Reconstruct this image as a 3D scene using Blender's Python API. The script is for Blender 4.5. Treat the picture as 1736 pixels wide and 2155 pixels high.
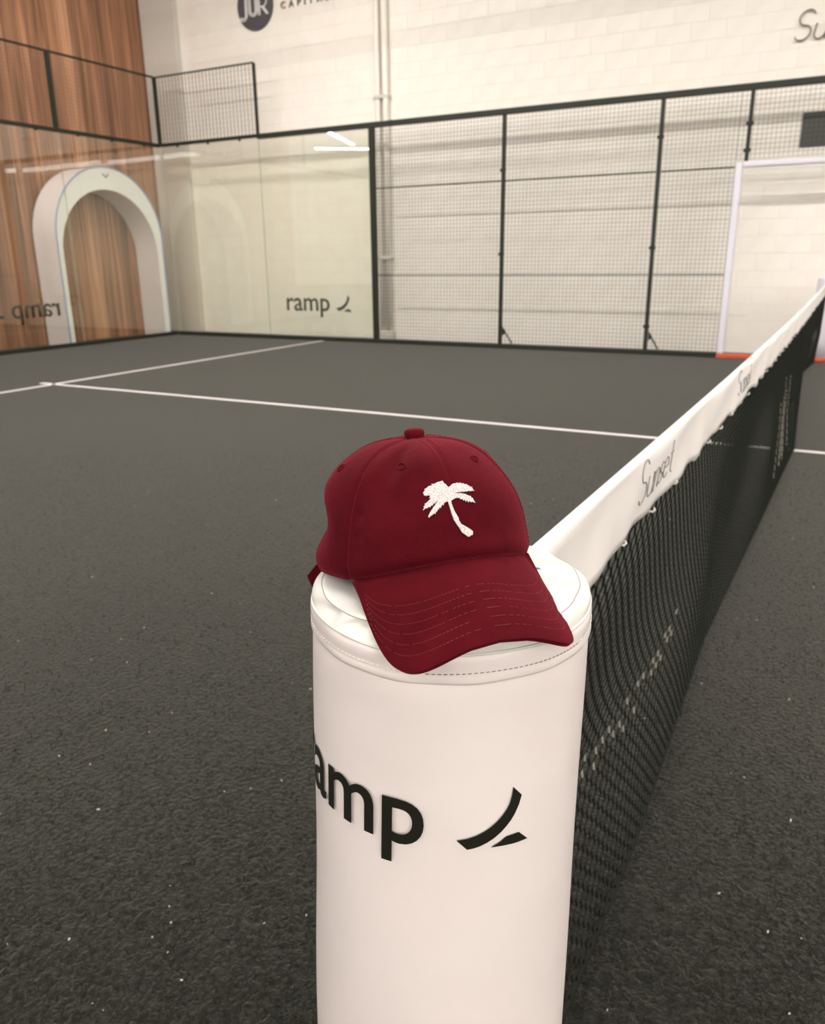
import bpy, bmesh, math, random
import numpy as np
from mathutils import Vector, Matrix, Euler
from mathutils.bvhtree import BVHTree

random.seed(7)
rng = np.random.default_rng(7)
for o in list(bpy.data.objects):
    bpy.data.objects.remove(o, do_unlink=True)
scene = bpy.context.scene
COL = scene.collection

# ------------------------------------------------------------------ camera
PW, PH, FPX = 1736.0, 2155.0, 1671.69
CAM = Vector((-0.54317, -0.25836, 1.19835))
CROT = Euler((1.262767, 0.011367, -1.080384), 'XYZ')
cam_d = bpy.data.cameras.new('camera')
cam = bpy.data.objects.new('camera', cam_d)
COL.objects.link(cam)
cam.location = CAM
cam.rotation_euler = CROT
cam_d.sensor_fit = 'VERTICAL'
cam_d.sensor_height = 36.0
cam_d.lens = FPX / PH * 36.0
cam_d.clip_start = 0.02
cam_d.clip_end = 200
cam_d.dof.use_dof = True
cam_d.dof.focus_distance = 0.56
cam_d.dof.aperture_fstop = 13.5
scene.camera = cam
CM = CROT.to_matrix()

def pix_ray(u, v):
    return (CM @ Vector(((u - PW / 2) / FPX, -(v - PH / 2) / FPX, -1.0))).normalized()

# ------------------------------------------------------------------ world, exposure
world = bpy.data.worlds.new('World')
scene.world = world
world.use_nodes = True
world.node_tree.nodes['Background'].inputs[0].default_value = (0.5, 0.5, 0.5, 1)
world.node_tree.nodes['Background'].inputs[1].default_value = 0.02
scene.view_settings.view_transform = 'Standard'
scene.view_settings.look = 'None'
scene.view_settings.gamma = 1.0
scene.view_settings.use_curve_mapping = False
scene.view_settings.exposure = 0.70
LAMP = 62.0          # emission of every ceiling tube

# ------------------------------------------------------------------ materials
def mat(name, col, rough=0.6, spec=0.5, sheen=0.0, emit=None, metal=0.0, coat=0.0):
    m = bpy.data.materials.new(name)
    m.use_nodes = True
    b = m.node_tree.nodes['Principled BSDF']
    b.inputs['Base Color'].default_value = (*col, 1)
    b.inputs['Roughness'].default_value = rough
    b.inputs['Specular IOR Level'].default_value = spec
    b.inputs['Metallic'].default_value = metal
    b.inputs['Sheen Weight'].default_value = sheen
    b.inputs['Sheen Roughness'].default_value = 0.5
    b.inputs['Coat Weight'].default_value = coat
    if emit:
        b.inputs['Emission Color'].default_value = (*emit[0], 1)
        b.inputs['Emission Strength'].default_value = emit[1]
    return m

def nd(m, t, **kw):
    n = m.node_tree.nodes.new(t)
    for k, v in kw.items():
        setattr(n, k, v)
    return n

def lk(m, a, b):
    m.node_tree.links.new(a, b)

def bs(m):
    return m.node_tree.nodes['Principled BSDF']

def noise_col(m, scale, c1, c2, detail=4, lo=0.35, hi=0.65, coord='Object', stretch=None, dist=0.0):
    tc = nd(m, 'ShaderNodeTexCoord')
    n = nd(m, 'ShaderNodeTexNoise')
    n.inputs['Scale'].default_value = scale
    n.inputs['Detail'].default_value = detail
    n.inputs['Distortion'].default_value = dist
    src = tc.outputs[coord]
    if stretch:
        mp = nd(m, 'ShaderNodeMapping')
        mp.inputs['Scale'].default_value = stretch
        lk(m, src, mp.inputs[0])
        src = mp.outputs[0]
    lk(m, src, n.inputs['Vector'])
    r = nd(m, 'ShaderNodeValToRGB')
    r.color_ramp.elements[0].position = lo
    r.color_ramp.elements[1].position = hi
    r.color_ramp.elements[0].color = (*c1, 1)
    r.color_ramp.elements[1].color = (*c2, 1)
    lk(m, n.outputs['Fac'], r.inputs[0])
    return n, r

def bump(m, height, strength, distance):
    b = nd(m, 'ShaderNodeBump')
    b.inputs['Strength'].default_value = strength
    b.inputs['Distance'].default_value = distance
    lk(m, height, b.inputs['Height'])
    lk(m, b.outputs[0], bs(m).inputs['Normal'])
    return b

M = {}
# turf
m = M['turf'] = mat('turf', (.05, .05, .035), .9, .15, sheen=.225)
bs(m).inputs['Sheen Tint'].default_value = (.88, .86, .80, 1)
n1, r1 = noise_col(m, 85, (.0046, .0056, .0030), (.0195, .0192, .0122), 6, .36, .66, dist=.6)
n2, r2 = noise_col(m, .9, (.82, .86, .80), (1.12, 1.06, 1.05), 3, .3, .7)
mx = nd(m, 'ShaderNodeMix', data_type='RGBA', blend_type='MULTIPLY')
mx.inputs[0].default_value = 1
lk(m, r1.outputs[0], mx.inputs[6]); lk(m, r2.outputs[0], mx.inputs[7])
lk(m, mx.outputs[2], bs(m).inputs['Base Color'])
bump(m, n1.outputs['Fac'], .9, .012)
M['fiber'] = mat('turf_fiber', (.017, .0175, .0108), .8, .15, sheen=.05)
M['fiber_pale'] = mat('turf_fiber_pale', (.050, .048, .032), .8, .2)
M['grain'] = mat('sand_grain', (.62, .58, .48), .6)
M['line'] = mat('line_white', (.74, .70, .70), .85, .2)
# painted masonry
m = M['paint'] = mat('cream_paint', (.80, .735, .63), .6, .3)
n1, r1 = noise_col(m, 3.5, (.85, .80, .715), (.875, .835, .76), 5)
lk(m, r1.outputs[0], bs(m).inputs['Base Color'])
n2, r2 = noise_col(m, 30, (0, 0, 0), (1, 1, 1), 4)
bump(m, n2.outputs['Fac'], .2, .008)
m = M['mortar'] = mat('painted_mortar', (.78, .72, .62), .8, .2)
m = M['pilaster'] = mat('pilaster_shaded', (.62, .585, .52), .7, .3)  # greyer than the wall paint: shade put into the pilaster's colour
m = M['hallwhite'] = mat('hall_white', (.80, .77, .71), .8, .2)
m = M['ceil'] = mat('ceiling_white', (.82, .80, .76), .9, .1)
# wood
m = M['wood'] = mat('wood_plank', (.25, .12, .06), .55, .35)
oi = nd(m, 'ShaderNodeObjectInfo')
cr = nd(m, 'ShaderNodeValToRGB')
e = cr.color_ramp.elements
e[0].position = 0; e[0].color = (.250, .125, .070, 1)
e[1].position = 1; e[1].color = (.58, .315, .185, 1)
x = cr.color_ramp.elements.new(.45); x.color = (.44, .220, .124, 1)
x = cr.color_ramp.elements.new(.75); x.color = (.34, .172, .094, 1)
lk(m, oi.outputs['Random'], cr.inputs[0])
n1, r1 = noise_col(m, 1.0, (.50, .48, .48), (1.32, 1.28, 1.25), 8, .30, .70, stretch=(16, 16, .45), dist=1.2)
tcv = nd(m, 'ShaderNodeVectorMath', operation='ADD')
mx = nd(m, 'ShaderNodeMix', data_type='RGBA', blend_type='MULTIPLY')
mx.inputs[0].default_value = 1
lk(m, cr.outputs[0], mx.inputs[6]); lk(m, r1.outputs[0], mx.inputs[7])
lk(m, mx.outputs[2], bs(m).inputs['Base Color'])
# offset the grain for each plank
mpn = [n for n in m.node_tree.nodes if n.type == 'MAPPING'][0]
comb = nd(m, 'ShaderNodeCombineXYZ')
mul = nd(m, 'ShaderNodeMath', operation='MULTIPLY'); mul.inputs[1].default_value = 40
lk(m, oi.outputs['Random'], mul.inputs[0]); lk(m, mul.outputs[0], comb.inputs[0]); lk(m, mul.outputs[0], comb.inputs[2])
lk(m, comb.outputs[0], mpn.inputs['Location'])
M['woodback'] = mat('wood_backing', (.06, .03, .015), .9)
# metal frame
M['frame'] = mat('dark_green_steel', (.014, .017, .011), .55, .35)
M['wire'] = mat('fence_wire', (.07, .068, .058), .5, .5)
# glass: clear, faintly green, mirror-like at its surface
m = M['glass'] = bpy.data.materials.new('court_glass')
m.use_nodes = True
nt = m.node_tree
nt.nodes.remove(nt.nodes['Principled BSDF'])
tr = nt.nodes.new('ShaderNodeBsdfTransparent'); tr.inputs[0].default_value = (.984, .99, .962, 1)
gl = nt.nodes.new('ShaderNodeBsdfGlossy'); gl.inputs['Roughness'].default_value = 0.0
fr = nt.nodes.new('ShaderNodeFresnel'); fr.inputs['IOR'].default_value = 1.5
gm = nt.nodes.new('ShaderNodeNewGeometry')
mr = nt.nodes.new('ShaderNodeMapRange'); mr.inputs['To Min'].default_value = 1.72; mr.inputs['To Max'].default_value = 1 / 1.72
nt.links.new(gm.outputs['Backfacing'], mr.inputs['Value']); nt.links.new(mr.outputs[0], fr.inputs['IOR'])
ms = nt.nodes.new('ShaderNodeMixShader')
nt.links.new(fr.outputs[0], ms.inputs[0]); nt.links.new(tr.outputs[0], ms.inputs[1]); nt.links.new(gl.outputs[0], ms.inputs[2])
nt.links.new(ms.outputs[0], nt.nodes['Material Output'].inputs[0])
M['glassedge'] = mat('glass_joint', (.30, .34, .26), .4)
M['sticker'] = mat('logo_sticker', (.045, .045, .028), .6)
M['archwhite'] = mat('arch_white', (.86, .86, .84), .45, .4)
M['archside'] = mat('arch_side', (.82, .76, .78), .5, .4)
M['archblue'] = mat('arch_blue_edge', (.28, .36, .62), .4, .4)
M['archmark'] = mat('arch_mark', (.26, .28, .28), .5)
M['lavender'] = mat('door_frame_white', (.70, .67, .74), .5)
M['red'] = mat('red_base', (.58, .085, .035), .5)
M['darkpanel'] = mat('dark_panel', (.028, .030, .022), .5)
M['conduit'] = mat('tan_conduit', (.42, .37, .28), .6)
M['pipe'] = mat('pipe_white', (.86, .82, .74), .4)
M['logogrey'] = mat('logo_grey', (.075, .072, .078), .5)
M['logowhite'] = mat('logo_white', (.85, .83, .82), .5)
M['letterdark'] = mat('letter_dark', (.07, .062, .05), .5)
M['letterbrown'] = mat('letter_bronze', (.16, .125, .085), .4)
# vinyl pad
m = M['vinyl'] = mat('white_vinyl', (.80, .715, .685), .38, .45)
n1, r1 = noise_col(m, 7, (.86, .765, .74), (.87, .795, .77), 3, .3, .7)
lk(m, r1.outputs[0], bs(m).inputs['Base Color'])
n2, r2 = noise_col(m, 9, (0, 0, 0), (1, 1, 1), 2, stretch=(1, 1, 2.5))
bump(m, n2.outputs['Fac'], .12, .01)
m = M['vinyl_lid'] = mat('white_vinyl_lid', (.755, .735, .69), .38, .4)
n2, r2 = noise_col(m, 28, (0, 0, 0), (1, 1, 1), 2)
bump(m, n2.outputs['Fac'], .18, .006)
M['seamline'] = mat('vinyl_seam', (.45, .41, .36), .7)
M['stitch_pale'] = mat('stitch_pale', (.82, .78, .70), .8)
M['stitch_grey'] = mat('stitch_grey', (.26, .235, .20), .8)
M['print'] = mat('black_print', (.010, .010, .006), .45, .4)
M['bandwhite'] = mat('net_band_white', (.86, .815, .785), .65, .3)
M['bandink'] = mat('net_band_ink', (.22, .21, .20), .6)
M['net'] = mat('black_net_cord', (.007, .009, .005), .75, .2)
M['netsheen'] = mat('sheen_net_cord', (.33, .31, .26), .6, .4)  # pale cord colour standing in for sheen on the black net
M['lampbody'] = mat('lamp_housing', (.6, .6, .6), .5)
M['lampglow'] = mat('lamp_diffuser', (.9, .9, .9), .5, emit=((1.0, .95, .905), LAMP))
# cap cloth
def cloth(name, c1, c2):
    m = mat(name, c1, .9, .06, sheen=.28)
    bs(m).inputs['Sheen Tint'].default_value = (.9, .09, .17, 1)
    bs(m).inputs['Sheen Roughness'].default_value = .35
    n1, r1 = noise_col(m, 26, c1, c2, 5, .3, .72)
    tc = nd(m, 'ShaderNodeTexCoord')
    mp = nd(m, 'ShaderNodeMapping'); mp.inputs['Rotation'].default_value = (.5, .6, .7)
    w = nd(m, 'ShaderNodeTexWave'); w.inputs['Scale'].default_value = 330; w.inputs['Distortion'].default_value = .6
    w.inputs['Detail Scale'].default_value = 30
    lk(m, tc.outputs['Object'], mp.inputs[0]); lk(m, mp.outputs[0], w.inputs['Vector'])
    mx = nd(m, 'ShaderNodeMix', data_type='RGBA', blend_type='MULTIPLY'); mx.inputs[0].default_value = .22
    lk(m, r1.outputs[0], mx.inputs[6]); lk(m, w.outputs['Color'], mx.inputs[7])
    lk(m, mx.outputs[2], bs(m).inputs['Base Color'])
    n2 = nd(m, 'ShaderNodeTexNoise'); n2.inputs['Scale'].default_value = 45; n2.inputs['Detail'].default_value = 3
    lk(m, tc.outputs['Object'], n2.inputs['Vector'])
    b1 = nd(m, 'ShaderNodeBump'); b1.inputs['Strength'].default_value = .35; b1.inputs['Distance'].default_value = .0006
    lk(m, w.outputs['Fac'], b1.inputs['Height'])
    b2 = nd(m, 'ShaderNodeBump'); b2.inputs['Strength'].default_value = .3; b2.inputs['Distance'].default_value = .003
    lk(m, n2.outputs['Fac'], b2.inputs['Height']); lk(m, b1.outputs[0], b2.inputs['Normal'])
    lk(m, b2.outputs[0], bs(m).inputs['Normal'])
    return m
M['cap'] = cloth('maroon_twill', (.074, .0030, .0068), (.108, .0052, .0100))
M['capthread'] = mat('maroon_thread', (.15, .016, .019), .7)
M['capin'] = mat('maroon_lining', (.06, .004, .007), .9)
m = M['embroid'] = mat('white_thread', (.80, .74, .72), .7, .3)
n1, r1 = noise_col(m, 900, (.50, .44, .44), (.74, .69, .675), 2, .3, .6)
lk(m, r1.outputs[0], bs(m).inputs['Base Color'])
bump(m, n1.outputs['Fac'], .6, .0008)
M['bluetag'] = mat('blue_tag', (.09, .13, .27), .7)

# ------------------------------------------------------------------ builders
def link(name, me, parent=None, mt=None, smooth=False):
    o = bpy.data.objects.new(name, me)
    COL.objects.link(o)
    if mt and not me.materials:
        me.materials.append(mt)
    if smooth:
        me.polygons.foreach_set('use_smooth', [True] * len(me.polygons))
    if parent:
        o.parent = parent
        o.matrix_parent_inverse = Matrix.Identity(4)
        o.location = o.location - Vector(origin_of(parent))
    return o

def origin_of(p):
    v = Vector(p.location)
    if p.parent:
        v = v + origin_of(p.parent)
    return v

def tag(o, label=None, cat=None, group=None, kind=None):
    if label: o['label'] = label
    if cat: o['category'] = cat
    if group: o['group'] = group
    if kind: o['kind'] = kind
    return o

def empty(name, loc, label, cat, group=None):
    o = bpy.data.objects.new(name, None)
    o.empty_display_size = .1
    COL.objects.link(o)
    o.location = loc
    return tag(o, label, cat, group)

class MB:
    """collects simple solids in world coordinates"""
    def __init__(s): s.v = []; s.f = []
    def add(s, v, f):
        k = len(s.v); s.v += [tuple(p) for p in v]; s.f += [tuple(i + k for i in q) for q in f]
    def box(s, x0, x1, y0, y1, z0, z1):
        s.add([(x0, y0, z0), (x1, y0, z0), (x1, y1, z0), (x0, y1, z0), (x0, y0, z1), (x1, y0, z1), (x1, y1, z1), (x0, y1, z1)],
              [(0, 3, 2, 1), (4, 5, 6, 7), (0, 1, 5, 4), (1, 2, 6, 5), (2, 3, 7, 6), (3, 0, 4, 7)])
    def tube(s, pts, r, n=6, closed=False, cap=True):
        pts = [Vector(p) for p in pts]
        k = len(pts); vs = []; up = None
        for i, p in enumerate(pts):
            a = pts[(i - 1) % k] if closed or i > 0 else p
            b = pts[(i + 1) % k] if closed or i < k - 1 else p
            d = (b - a).normalized()
            if up is None:
                up = d.orthogonal().normalized()
            up = (up - d * up.dot(d)).normalized()
            w = d.cross(up)
            rr = r[i] if isinstance(r, (list, tuple)) else r
            for j in range(n):
                t = 2 * math.pi * j / n
                vs.append(p + (up * math.cos(t) + w * math.sin(t)) * rr)
        fs = []
        for i in range(k if closed else k - 1):
            for j in range(n):
                a = i * n + j; b = i * n + (j + 1) % n; i2 = (i + 1) % k
                fs.append((a, b, i2 * n + (j + 1) % n, i2 * n + j))
        if cap and not closed:
            fs.append(tuple(range(n - 1, -1, -1))); fs.append(tuple((k - 1) * n + j for j in range(n)))
        s.add(vs, fs)
    def poly(s, pts, d):
        """closed outline pts extruded by vector d"""
        n = len(pts); d = Vector(d)
        a = [Vector(p) for p in pts]
        s.add(a + [p + d for p in a], [tuple(range(n - 1, -1, -1)), tuple(range(n, 2 * n))] +
              [(i, (i + 1) % n, n + (i + 1) % n, n + i) for i in range(n)])
    def lathe(s, prof, c, n=48, cap_top=False, cap_bot=False):
        """profile [(r,z)] around a vertical axis through c(x,y) or c(z)->(x,y)"""
        vs = []
        for r, z in prof:
            cx, cy = c(z) if callable(c) else c
            for j in range(n):
                t = 2 * math.pi * j / n
                vs.append((cx + r * math.cos(t), cy + r * math.sin(t), z))
        fs = []
        for i in range(len(prof) - 1):
            for j in range(n):
                fs.append((i * n + j, i * n + (j + 1) % n, (i + 1) * n + (j + 1) % n, (i + 1) * n + j))
        if cap_top: fs.append(tuple((len(prof) - 1) * n + j for j in range(n)))
        if cap_bot: fs.append(tuple(range(n - 1, -1, -1)))
        s.add(vs, fs)
    def obj(s, name, mt, parent=None, smooth=False, recalc=True):
        me = bpy.data.meshes.new(name)
        me.from_pydata(s.v, [], s.f)
        if recalc:
            bm = bmesh.new(); bm.from_mesh(me)
            bmesh.ops.recalc_face_normals(bm, faces=bm.faces)
            bm.to_mesh(me); bm.free()
        me.update()
        return link(name, me, parent, mt, smooth)

def bevel(o, w, seg=2, angle=None):
    b = o.modifiers.new('bevel', 'BEVEL')
    b.width = w; b.segments = seg
    b.limit_method = 'ANGLE'
    b.angle_limit = angle or math.radians(40)
    return o

def boxobj(name, mt, ext, parent=None, bv=0):
    mb = MB(); mb.box(*ext)
    o = mb.obj(name, mt, parent)
    if bv: bevel(o, bv)
    return o

# ------------------------------------------------------------------ lettering helpers
def text_mesh2d(txt, align='LEFT', bold=0.0):
    cu = bpy.data.curves.new('tmp_text', 'FONT')
    cu.body = txt; cu.size = 1.0; cu.align_x = align; cu.resolution_u = 6; cu.offset = bold
    ob = bpy.data.objects.new('tmp_text', cu)
    COL.objects.link(ob)
    dg = bpy.context.evaluated_depsgraph_get()
    me = bpy.data.meshes.new_from_object(ob.evaluated_get(dg))
    bm = bmesh.new(); bm.from_mesh(me)
    bpy.data.objects.remove(ob, do_unlink=True); bpy.data.curves.remove(cu); bpy.data.meshes.remove(me)
    bmesh.ops.remove_doubles(bm, verts=bm.verts, dist=1e-5)
    return bm

def bounds(bm):
    xs = [v.co.x for v in bm.verts]; ys = [v.co.y for v in bm.verts]
    return min(xs), max(xs), min(ys), max(ys)

def slice_bm(bm, step, axis=0):
    b = bounds(bm)
    lo, hi = (b[0], b[1]) if axis == 0 else (b[2], b[3])
    t = lo + step
    while t < hi:
        co = (t, 0, 0) if axis == 0 else (0, t, 0)
        no = (1, 0, 0) if axis == 0 else (0, 1, 0)
        bmesh.ops.bisect_plane(bm, geom=bm.verts[:] + bm.edges[:] + bm.faces[:], plane_co=co, plane_no=no)
        t += step

def poly_bm(polys):
    bm = bmesh.new()
    for pl in polys:
        bm.faces.new([bm.verts.new((x, y, 0)) for x, y in pl])
    bm.normal_update()
    bmesh.ops.triangulate(bm, faces=bm.faces[:], ngon_method='EAR_CLIP')
    return bm

def mapped(bm, fn, name, mt, parent, thick=None):
    """map every 2-D vertex with fn(x, y) -> world point; optional solid thickness"""
    for v in bm.verts:
        v.co = fn(v.co.x, v.co.y)
    bmesh.ops.recalc_face_normals(bm, faces=bm.faces)
    me = bpy.data.meshes.new(name)
    bm.to_mesh(me); bm.free()
    o = link(name, me, parent, mt)
    if thick:
        s = o.modifiers.new('solid', 'SOLIDIFY'); s.thickness = thick; s.offset = 0
    return o

# the word + rising-stroke mark, x-height = 1, origin at the stem of the p
MARK1 = [(1.574, 0.252), (1.789, 0.02), (1.91, .035), (2.037, 0.066), (2.19, .13), (2.332, 0.208), (2.48, .32), (2.592, 0.436), (2.69, .55), (2.769, 0.676), (2.85, .86), (2.907, 1.066), (2.703, 1.312), (2.685, 1.12), (2.645, 0.955), (2.58, .82), (2.496, 0.706), (2.38, .58), (2.241, 0.472), (2.10, .39), (1.95, 0.323), (1.78, .275)]
MARK2 = [(2.272, -0.002), (2.37, .04), (2.467, 0.086), (2.599, 0.178), (2.88, 0.186), (3.099, -0.05), (2.792, -0.048)]
def logo_bms():
    """each letter and each stroke of the logo as its own 2-D bmesh"""
    full = text_mesh2d('ramp', bold=.011)
    p = text_mesh2d('p', bold=.011); pb = bounds(p)
    m_ = text_mesh2d('m'); mb_ = bounds(m_)
    xh = mb_[3]
    fb = bounds(full)
    # stem of the p inside the word: right edge of word minus width of p
    x0 = fb[1] - (pb[1] - pb[0])
    for v in full.verts:
        v.co.x = (v.co.x - x0) / xh
        v.co.y = v.co.y / xh
    p.free(); m_.free()
    return [full, poly_bm([MARK1]), poly_bm([MARK2])]

def stroke_paths():
    """thin single-stroke italic capitals and letters, unit x-height 1"""
    def arc(cx, cy, rx, ry, a0, a1, n=12):
        return [(cx + rx * math.cos(math.radians(a0 + (a1 - a0) * i / n)), cy + ry * math.sin(math.radians(a0 + (a1 - a0) * i / n))) for i in range(n + 1)]
    L = {}
    L['S'] = (1.25, [arc(.55, 1.42, .48, .48, 25, 265, 16) + arc(.55, .47, .50, .47, 85, -155, 16)])
    L['u'] = (1.0, [[(.05, 1)] + arc(.42, .42, .37, .42, 180, 350, 12) + [(.80, 1), (.80, 0)]])
    L['n'] = (1.0, [[(.05, 0), (.05, 1)], [(.05, .5)] + arc(.43, .58, .37, .42, 170, 0, 12) + [(.80, 0)]])
    L['s'] = (.85, [arc(.38, .74, .30, .26, 30, 265, 12) + arc(.38, .25, .32, .25, 85, -150, 12)])
    L['e'] = (.95, [[(.03, .52), (.76, .52)] + arc(.40, .50, .37, .50, 5, 320, 18)])
    L['t'] = (.62, [[(.25, 1.6), (.25, .3)] + arc(.45, .25, .20, .25, 190, 290, 8), [(.0, 1.0), (.55, 1.0)]])
    return L
STK = stroke_paths()

def stroke_word(word, slant=.28):
    out = []; x = 0
    for ch in word:
        adv, paths = STK[ch]
        for pth in paths:
            out.append([(x + px + slant * py, py) for px, py in pth])
        x += adv
    return out

# ------------------------------------------------------------------ the setting
XW, YW = 10.6, 10.66
floor = boxobj('floor', M['turf'], (-16, XW + .2, -28, 24, -.1, 0))
tag(floor, 'dark green-grey court turf floor with white lines', kind='structure')
LINES = [(('court_line'), (.0, 10.0, 6.925, 6.975)), (('court_line'), (4.975, 5.025, -6.95, 7.15)), (('court_line'), (.0, 10.0, -6.975, -6.925))]
for nme, (a, b, c, d) in LINES:
    o = boxobj(nme, M['line'], (a, b, c, d, -.002, .0025), floor)
ceiling = boxobj('ceiling', M['ceil'], (-16, XW + .2, -28, 24, 7.0, 7.1))
tag(ceiling, 'white hall ceiling above the court', kind='structure')
o = boxobj('wall_left', M['hallwhite'], (-16.2, -16, -28, 24, 0, 7)); tag(o, 'plain white far hall wall', kind='structure')
o = boxobj('wall_front', M['hallwhite'], (-16, XW + .2, -28.2, -28, 0, 7)); tag(o, 'plain white end wall of the hall', kind='structure')
o = boxobj('wall_far', M['hallwhite'], (-16, XW + .2, 24, 24.2, 0, 7)); tag(o, 'plain white wall past the wood wall', kind='structure')

# brick wall: painted blocks
wall_right = boxobj('wall_right', M['mortar'], (XW + .004, XW + .2, -28, 24, 0, 7))
tag(wall_right, 'cream painted block wall behind the side fence', kind='structure')
BH, BL, GAP = .203, .406, .003
def block_mesh(L, seed):
    r = random.Random(seed)
    h = (BH - GAP) / 2; l = (L - GAP) / 2; c = .0035
    j = lambda s: s * (1 + r.uniform(-.004, .004))
    vs = [(0.03, -l, -h), (.03, l, -h), (.03, l, h), (.03, -l, h),
          (c, -l, -h), (c, l, -h), (c, l, h), (c, -l, h),
          (0, j(-l + c), j(-h + c)), (0, j(l - c), j(-h + c)), (0, j(l - c), j(h - c)), (0, j(-l + c), j(h - c))]
    fs = [(8, 11, 10, 9)]
    for a, b in ((4, 8), (0, 4)):
        for i in range(4):
            fs.append((a + i, b + i, b + (i + 1) % 4, a + (i + 1) % 4))
    me = bpy.data.meshes.new('block')
    me.from_pydata(vs, [], fs)
    bm = bmesh.new(); bm.from_mesh(me); bmesh.ops.recalc_face_normals(bm, faces=bm.faces); bm.to_mesh(me); bm.free()
    me.materials.append(M['paint'])
    return me
BM = [block_mesh(BL, i) for i in range(4)]
blocks = []
for r in range(34):
    z = r * BH + BH / 2
    off = (r % 2) * BL / 2
    k = 0
    y = -3.0 - off
    while y < 10.5:
        yy = y + BL / 2
        d = rng.uniform(-.0016, .0016)
        q = CM.transposed() @ (Vector((XW, yy, z)) - CAM)
        u = PW / 2 + FPX * q.x / -q.z; v = PH / 2 - FPX * q.y / -q.z
        vis = -30 < u < PW + 30 and -30 < v < 700 and not (u > 1540 and v > 560)
        blocks.append((0 if vis else 1, q.length, yy, z, d, random.randrange(4)))
        y += BL
blocks.sort()
for i, (vis, dist, yy, z, d, k) in enumerate(blocks[:300]):
    o = bpy.data.objects.new('block', BM[k]); COL.objects.link(o)
    o.parent = wall_right; o.location = (XW + d, yy, z)
mb = MB()
for vis, dist, yy, z, d, k in blocks[300:]:
    me = BM[k]
    mb.add([(v.co.x + XW + d, v.co.y + yy, v.co.z + z) for v in me.vertices], [tuple(p.vertices) for p in me.polygons])
o = mb.obj('blockwork', M['paint'], wall_right); o['kind'] = 'stuff'

# corner pilaster and base of the wall
o = boxobj('trim_1', M['pilaster'], (XW - .10, XW + .02, 9.93, YW + .1, 0, 7), bv=.008); tag(o, 'shade-greyed white corner pilaster beside the wood wall', kind='structure')

# wood wall
wall_back = boxobj('wall_back', M['woodback'], (5.6, XW - .1, YW + .02, YW + .2, 0, 7))
tag(wall_back, 'brown vertical-plank wood wall behind the end glass', kind='structure')
x = 5.6
while x < XW - .12:
    w = random.choice((.11, .13, .16, .19, .22))
    w = min(w, XW - .1 - x)
    mb = MB(); mb.box(-w / 2 + .0015, w / 2 - .0015, 0, .022, 0, 7)
    o = mb.obj('plank', M['wood']); o.parent = wall_back
    o.location = (x + w / 2, YW + random.uniform(-.003, .003), 0)
    x += w

# ------------------------------------------------------------------ enclosure frame
def post(x, y, z0, z1, label, w=.06, group='dark steel posts of the court enclosure', brace=False, clips=()):
    t = empty('fence_post', (x, y, z0), label, 'post', group)
    boxobj('upright', M['frame'], (x - w / 2, x + w / 2, y - w / 2, y + w / 2, z0, z1), t, bv=.004)
    if brace:
        mb = MB()
        mb.tube([(x + .02, y - .03, .27), (x + .09, y - .14, .062)], .011, 6)
        mb.obj('brace', M['frame'], t)
        mb = MB(); mb.poly([(x + .0, y - .03, .30), (x + .0, y - .075, .20), (x + .0, y - .03, .17)], (.012, 0, 0))
        mb.obj('gusset', M['frame'], t)
    for zc in clips:
        mb = MB(); mb.box(x - w / 2 - .012, x - w / 2 + .01, y - w / 2 - .018, y + w / 2 + .018, zc - .02, zc + .02)
        mb.obj('clamp', M['frame'], t)
    return t
post(10, 10, 3.03, 4, 'dark corner post of the raised mesh above the glass', .05)
post(8, 10, 3.025, 3.985, 'short dark post of the end mesh above the glass', .055)
post(6, 10, 3.025, 3.985, 'short dark post of the end mesh further from the corner', .055)
post(10, 8, 3.03, 3.985, 'thin dark end post of the raised side mesh', .04)
post(10, 6, .055, 2.96, 'thick dark post between side glass and first mesh panel', .075)
post(10, 4, .055, 2.96, 'dark fence post between first and second mesh panels', .042, brace=True, clips=(2.3, 1.25))
post(10, 2, .055, 2.96, 'dark fence post between second and third mesh panels', .042, brace=True, clips=(2.55, 1.3, .35))
post(10, 1.02, 2.226, 2.96, 'short dark post above the white doorway corner', .042, clips=(2.62, 2.34))
post(10, -1.16, 0, 2.96, 'dark fence post past the doorway', .042)

def rail(ext, label, name='fence_rail'):
    o = boxobj(name, M['frame'], ext, bv=.004)
    return tag(o, label, 'rail', 'dark steel rails of the court enclosure')
rail((9.965, 10.035, 8.0, 9.975, 2.985, 3.03), 'dark rail on the side glass nearest the corner')
rail((9.965, 10.035, -6, 7.999, 2.96, 3.03), 'long dark top rail over the side mesh fence')
rail((9.985, 10.015, 8.0, 9.975, 3.985, 4.005), 'thin upper rail of the raised side mesh', 'mesh_rail')
rail((0, 9.975, 9.975, 10.025, 2.975, 3.025), 'long dark rail along the top of the end glass')
rail((0, 9.975, 9.985, 10.015, 3.985, 4.012), 'thin upper rail of the end mesh', 'mesh_rail')
rail((9.95, 10.05, 1.127, 9.95, 0, .055), 'dark base rail under the side fence and glass', 'base_rail')
rail((0, 9.95, 9.96, 10.05, 0, .055), 'dark base rail under the end glass', 'base_rail')

def clips_for(parent, side, a, b, fixed, z):
    for t in np.linspace(a + .35, b - .35, 3):
        if side == 'x': e = (fixed - .015, fixed - .001, t - .018, t + .018, z - .03, z - .001)
        else: e = (t - .018, t + .018, fixed - .015, fixed - .001, z - .03, z - .001)
        boxobj('clip', M['frame'], e, parent)

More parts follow.
